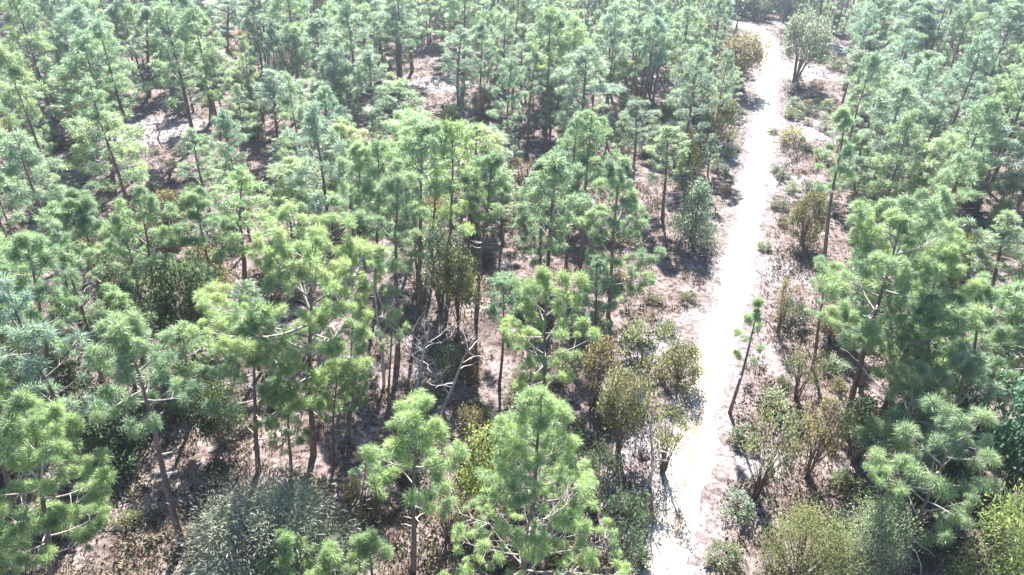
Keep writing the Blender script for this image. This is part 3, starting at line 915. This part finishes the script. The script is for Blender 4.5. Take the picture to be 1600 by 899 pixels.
# ------------------------------------------------------------------ the rest of the wood
OPEN_PX = [
 [(985, 240), (1045, 240), (1045, 560), (985, 560)],
 [(1000, 905), (1035, 700), (1100, 480), (1135, 330), (1160, 200), (1172, 110), (1150, 30), (1235, 40), (1240, 60), (1300, 60), (1318, 110), (1300, 170), (1302, 260), (1262, 330), (1262, 430), (1245, 540), (1265, 640), (1165, 720), (1120, 905)],
 [(1010, 650), (1030, 560), (1065, 440), (1100, 300), (1150, 200), (1160, 300), (1120, 480), (1060, 660)],
 [(700, 690), (715, 600), (745, 480), (770, 400), (785, 440), (778, 600), (770, 690)],
 [(200, 880), (200, 700), (265, 690), (330, 700), (330, 860)],
 [(205, 215), (220, 175), (275, 175), (270, 235), (235, 250)],
 [(660, 160), (680, 95), (720, 100), (690, 170)],
 [(590, 900), (590, 780), (720, 800), (720, 900)],
 [(225, 600), (225, 480), (270, 540), (300, 600)],
 [(690, 560), (640, 520), (650, 620), (700, 640)],
 [(90, 260), (90, 215), (130, 215), (130, 260)],
 [(870, 560), (900, 420), (935, 420), (940, 640), (880, 640)],
 [(500, 800), (500, 580), (640, 580), (600, 800)],
]
def blocked(bx, by, h, r, cbf):
    for k, rad in ((0.0, 0.2), (0.3, 0.3), (0.55, .8), (0.8, .8), (1.0, .3)):
        u, v, dep = project(bx, by, h * k)
        w = rad * r / dep * FPX if k >= cbf else 2
        for q in (-1, 0, 1):
            for poly in OPEN_PX:
                if in_poly(u + q * w, v, poly): return True
    return False
BASE_OPEN = [[(212, 135), (278, 135), (272, 230), (215, 230)], [(655, 85), (725, 85), (720, 170), (655, 170)],
             [(1000, 480), (1060, 380), (1110, 380), (1050, 690), (1000, 690)]]
def free(bx, by, gap):
    u, v, _ = project(bx, by, 0)
    for poly in BASE_OPEN:
        if in_poly(u, v, poly): return False
    for x, y, r in OCC:
        if (x - bx) ** 2 + (y - by) ** 2 < (gap + r) ** 2: return False
    return True
rng = random.Random(4242)
n_p = 0
road_np = ROAD_T
def cand(gap_v):
    # even over the ground that the photograph takes in, plus a margin
    while True:
        y = rng.uniform(20, 205); x = rng.uniform(-150, 150)
        u, v, d = project(x, y, 0)
        if -80 < u < 1680 and -22 < v < 960: return x, y, u, v
tries = 0
while n_p < 250 and tries < 9000:
    tries += 1
    x, y, u, v = cand(0)
    h = rng.uniform(11.5, 17.5); r = h * rng.uniform(0.16, 0.25)
    if v > 560 and (300 < u < 1500): continue
    if poly_dist(np.array(x), np.array(y), road_np) < 4.5: continue
    if 560 < u < 960 and 300 < v and rng.random() < .55: continue
    if not free(x, y, 1.1 if v < 300 else 1.5): continue
    if blocked(x, y, h, r, .4): continue
    st = 'open'
    tone = rng.choice(('mid', 'mid', 'blue', 'bright') if v > 360 else ('mid', 'blue', 'blue'))
    look = ("tall " if h > 13.5 else "small " if h < 11 else "") + {'bright': 'bright green', 'mid': 'green', 'blue': 'blue-green'}[tone]
    variant_pine(rng, x, y, h, rng.uniform(-.5, .5), r, st, tone, None, look)
    n_p += 1
n_c = 0; tries = 0
while n_c < 285 and tries < 9000:
    tries += 1
    x, y, u, v = cand(0)
    h = rng.uniform(11, 18); r = h * rng.uniform(0.12, 0.18)
    if v > 540 and (300 < u < 1500): continue
    if 560 < u < 960 and 300 < v and rng.random() < .7: continue
    if poly_dist(np.array(x), np.array(y), road_np) < 4.5: continue
    if not free(x, y, 0.6): continue
    if blocked(x, y, h, r, .4): continue
    tone = rng.choice(('mid', 'blue', 'blue'))
    look = ("tall " if h > 13.5 else "") + {'mid': 'green', 'blue': 'blue-green'}[tone]
    variant_pine(rng, x, y, h, rng.uniform(-.5, .5), r, 'slim', tone, None, look, "slender")
    n_c += 1
n_y = 0; tries = 0
while n_y < 290 and tries < 9000:
    tries += 1
    x, y, u, v = cand(0)
    h = rng.uniform(5, 9.5); r = h * rng.uniform(0.22, 0.32)
    if v > 520 and (rng.random() < .5 or 950 < u < 1400): continue
    if poly_dist(np.array(x), np.array(y), road_np) < 4.0: continue
    if not free(x, y, 0.7): continue
    if blocked(x, y, h, r, .1): continue
    tone = rng.choice(('mid', 'mid', 'blue', 'bright') if v > 360 else ('mid', 'blue', 'blue'))
    look = {'bright': 'bright green', 'mid': 'green', 'blue': 'blue-green'}[tone]
    variant_pine(rng, x, y, h, rng.uniform(-.3, .3), r, 'bushy', tone, None, look, "young")
    n_y += 1
n_o = 0; tries = 0
while n_o < 290 and tries < 9000:
    tries += 1
    x, y, u, v = cand(0)
    h = rng.uniform(2.4, 5.2); r = h * rng.uniform(.33, .52)
    if poly_dist(np.array(x), np.array(y), road_np) < 3.6: continue
    if not free(x, y, 0.55): continue
    if blocked(x, y, h, r, 0) and rng.random() < .93: continue
    kind = rng.choice(('dome', 'tree', 'tree', 'thin', 'thin'))
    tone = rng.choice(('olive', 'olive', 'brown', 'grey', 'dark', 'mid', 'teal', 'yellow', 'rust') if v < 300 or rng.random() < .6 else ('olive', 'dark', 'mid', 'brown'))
    look = {'olive': 'olive', 'brown': 'brownish', 'grey': 'grey-green', 'dark': 'dark green', 'mid': 'mid-green', 'teal': 'blue-green', 'yellow': 'yellowish', 'rust': 'rusty'}[tone]
    shrub(rng, x, y, h, r, kind, tone, None, look)
    n_o += 1
n_l = 0; tries = 0
while n_l < 290 and tries < 9000:
    tries += 1
    x, y, u, v = cand(0)
    if v < 60: continue
    r = rng.uniform(.55, 1.4)
    if poly_dist(np.array(x), np.array(y), road_np) < 3.0: continue
    if not free(x, y, 0.2): continue
    tone = rng.choice(('olive', 'brown', 'grey', 'dark', 'mid', 'brown'))
    look = {'olive': 'olive', 'brown': 'brownish', 'grey': 'grey-green', 'dark': 'dark green', 'mid': 'mid-green'}[tone]
    shrub(rng, x, y, r * rng.uniform(.8, 1.4), r, 'low', tone, None, look)
    n_l += 1

# labels for the rest: by look and by the landmark each stands nearest to, one tree per sector
NOUN = {'slender': 'slender pine', 'pine': 'pine', 'young': 'young bushy pine', 'dome': 'shrub', 'cone': 'shrub', 'tree': 'small oak', 'thin': 'thin oak sapling', 'low': 'low shrub'}
GROUP = {'slender': "slender pines of the woodland", 'young': "young pines under the tall ones", 'pine': "pines of the woodland", 'dome': "oaks and shrubs among the pines", 'tree': "oaks and shrubs among the pines",
         'thin': "oak saplings under the pines", 'low': "low shrubs on the sand"}
used = set()
def sector(du, dv):
    s = []
    if dv < -18: s.append("behind")
    elif dv > 18: s.append("in front of")
    if abs(du) > 18 or not s:
        side = "left" if du < 0 else "right"
        if s and abs(du) < 2.5 * abs(dv) and abs(dv) < 2.5 * abs(du):
            return f"{s[0]} and {side} of" if s[0] == "behind" else f"in front and {side} of"
        if not s or abs(du) >= 2.5 * abs(dv): return f"{side} of"
    return s[0]
jobs = []
for o, kind, bx, by, h, look in FILL:
    u, v, d = project(bx, by, 0)
    c = sorted((math.hypot(u - au, v - av), nm, au, av) for nm, au, av in ANCH)
    jobs.append([c[0][0], o, kind, look, u, v, c])
jobs.sort(key=lambda j: j[0])
for _, o, kind, look, u, v, c in jobs:
    done = False
    for rank, word in (("closest ", 0), ("next ", 1), ("third ", 2)):
        for dist, nm, au, av in c[:(4, 6, 12)[word]]:
            key = (word, kind, look, sector(u - au, v - av), nm)
            if key in used or (word and (word - 1,) + key[1:] not in used): continue
            used.add(key)
            o['label'] = f"{rank}{look} {NOUN[kind]} {key[3]} the {nm}"
            done = True
            break
        if done: break
    if not done:
        o['label'] = f"{look} {NOUN[kind]} deep in the mixed pine wood"
    o['category'] = {'pine': 'pine tree', 'slender': 'pine tree', 'young': 'young pine', 'tree': 'oak tree', 'thin': 'sapling'}.get(kind, 'shrub')
    o['group'] = GROUP[kind]

# ------------------------------------------------------------------ ground litter: dry grass, twigs, leaves (uncountable)
def litter():
    rs = np.random.RandomState(9)
    N = 90000
    pts = []
    y = 22 + 150 * rs.rand(N * 3) ** 1.5
    x = (rs.rand(N * 3) * 2 - 1) * (26 + 0.78 * y)
    d = poly_dist(x, y, ROAD_T)
    den = vnoise(x, y, 5.0) * 0.6 + vnoise(x + 50, y, 1.7) * 0.6
    ok = (d > 2.1 + rs.rand(len(x))) & (den > 0.46 + 0.15 * rs.rand(len(x))) 
    x, y = x[ok][:N], y[ok][:N]
    z = ground_z(x, y)
    n = len(x)
    # three blades a tuft
    B = 4
    base = np.repeat(np.stack([x, y, z], 1), B, axis=0) + rs.normal(size=(n * B, 3)) * np.array([.12, .12, 0])
    hgt = np.repeat(rs.uniform(.08, .42, n), B) * rs.uniform(.6, 1.2, n * B)
    a = rs.rand(n * B) * 6.28
    out = np.stack([np.cos(a), np.sin(a), np.zeros(n * B)], 1)
    side = np.stack([-np.sin(a), np.cos(a), np.zeros(n * B)], 1)
    w = (0.025 + .035 * rs.rand(n * B))[:, None]
    tip = base + out * (0.7 * hgt)[:, None] + np.array([0, 0, 1.0]) * hgt[:, None]
    v = np.stack([base - side * w, base + side * w, tip], 1).reshape(-1, 3)
    f = np.arange(3 * n * B).reshape(-1, 3)
    m, nt, outn = new_mat("dry_grass_litter")
    geo = nt.nodes.new("ShaderNodeNewGeometry")
    r = ramp(nt, geo.outputs['Random Per Island'], [(0.0, (0.10, 0.075, 0.05)), (0.35, (0.21, 0.15, 0.10)), (0.6, (0.13, 0.14, 0.07)), (0.85, (0.34, 0.28, 0.21)), (1.0, (0.30, 0.15, 0.08))])
    p = nt.nodes.new("ShaderNodeBsdfPrincipled"); p.inputs['Roughness'].default_value = .9
    nt.links.new(r.outputs[0], p.inputs['Base Color']); nt.links.new(p.outputs[0], outn.inputs[0])
    o = link("dry_grass", mesh_np("dry_grass", v, f, m)); o['kind'] = "stuff"
litter()

def underbrush():
    rs = np.random.RandomState(19)
    y = 22 + 175 * rs.rand(30000) ** 1.35
    x = (rs.rand(30000) * 2 - 1) * (24 + 0.74 * y)
    d = poly_dist(x, y, ROAD_T)
    den = vnoise(x + 31, y, 7.0) * 0.65 + vnoise(x, y + 77, 2.3) * 0.5
    ok = (d > 2.0 + 1.2 * rs.rand(len(x))) & (den > 0.52 + 0.14 * rs.rand(len(x)))
    x, y = x[ok][:6500], y[ok][:6500]
    n, B = len(x), 26
    rad = np.repeat(rs.uniform(.25, .75, n), B)
    hh = rad * np.repeat(rs.uniform(.5, 1.1, n), B)
    q = rs.normal(size=(n * B, 3)) * 0.5
    p = np.stack([np.repeat(x, B) + q[:, 0] * rad, np.repeat(y, B) + q[:, 1] * rad, np.repeat(ground_z(x, y), B) + np.abs(q[:, 2]) * hh + .03], 1)
    dd = rs.normal(size=(n * B, 3)) + np.array([0, 0, .5]); dd /= np.linalg.norm(dd, axis=1, keepdims=True)
    sd = np.cross(dd, rs.normal(size=(n * B, 3))); sd /= np.linalg.norm(sd, axis=1, keepdims=True)
    ll = rs.uniform(.12, .34, (n * B, 1)); ww = ll * .22
    v = np.stack([p, p + dd * ll * .5 + sd * ww, p + dd * ll, p + dd * ll * .5 - sd * ww], 1).reshape(-1, 3)
    m, nt, outn = new_mat("underbrush_leaves")
    geo = nt.nodes.new("ShaderNodeNewGeometry")
    r = ramp(nt, geo.outputs['Random Per Island'], [(0.0, (0.05, 0.06, 0.035)), (0.3, (0.085, 0.095, 0.05)), (0.55, (0.10, 0.075, 0.05)), (0.8, (0.055, 0.075, 0.045)), (1.0, (0.15, 0.11, 0.075))])
    nz = noise(nt, 0.12, 2, .5, geo.outputs['Position'])
    c = mixc(nt, nz.outputs['Fac'], r.outputs[0], (0.10, 0.085, 0.06))
    p_ = nt.nodes.new("ShaderNodeBsdfPrincipled"); p_.inputs['Roughness'].default_value = .8
    nt.links.new(c, p_.inputs['Base Color']); nt.links.new(p_.outputs[0], outn.inputs[0])
    o = link("underbrush", mesh_np("underbrush", v, np.arange(4 * n * B).reshape(-1, 4), m)); o['kind'] = "stuff"
underbrush()

# ------------------------------------------------------------------ haze
def haze():
    x0, x1, y0, y1, z0, z1 = -1010, 1010, -1010, 1010, -2.0, CAM_H + 2.0
    v = [(x, y, z) for z in (z0, z1) for y in (y0, y1) for x in (x0, x1)]
    f = [(0, 2, 3, 1), (4, 5, 7, 6), (0, 1, 5, 4), (2, 6, 7, 3), (0, 4, 6, 2), (1, 3, 7, 5)]
    m, nt, out = new_mat("haze_air")
    p = nt.nodes.new("ShaderNodeVolumePrincipled")
    p.inputs['Color'].default_value = (0.72, 0.84, 1.0, 1)
    p.inputs['Density'].default_value = 0.00042
    p.inputs['Density Attribute'].default_value = ""
    p.inputs['Anisotropy'].default_value = 0.65
    nt.links.new(p.outputs[0], out.inputs['Volume'])
    o = link("haze", mesh_np("haze", v, f, m)); o['kind'] = "stuff"
haze()
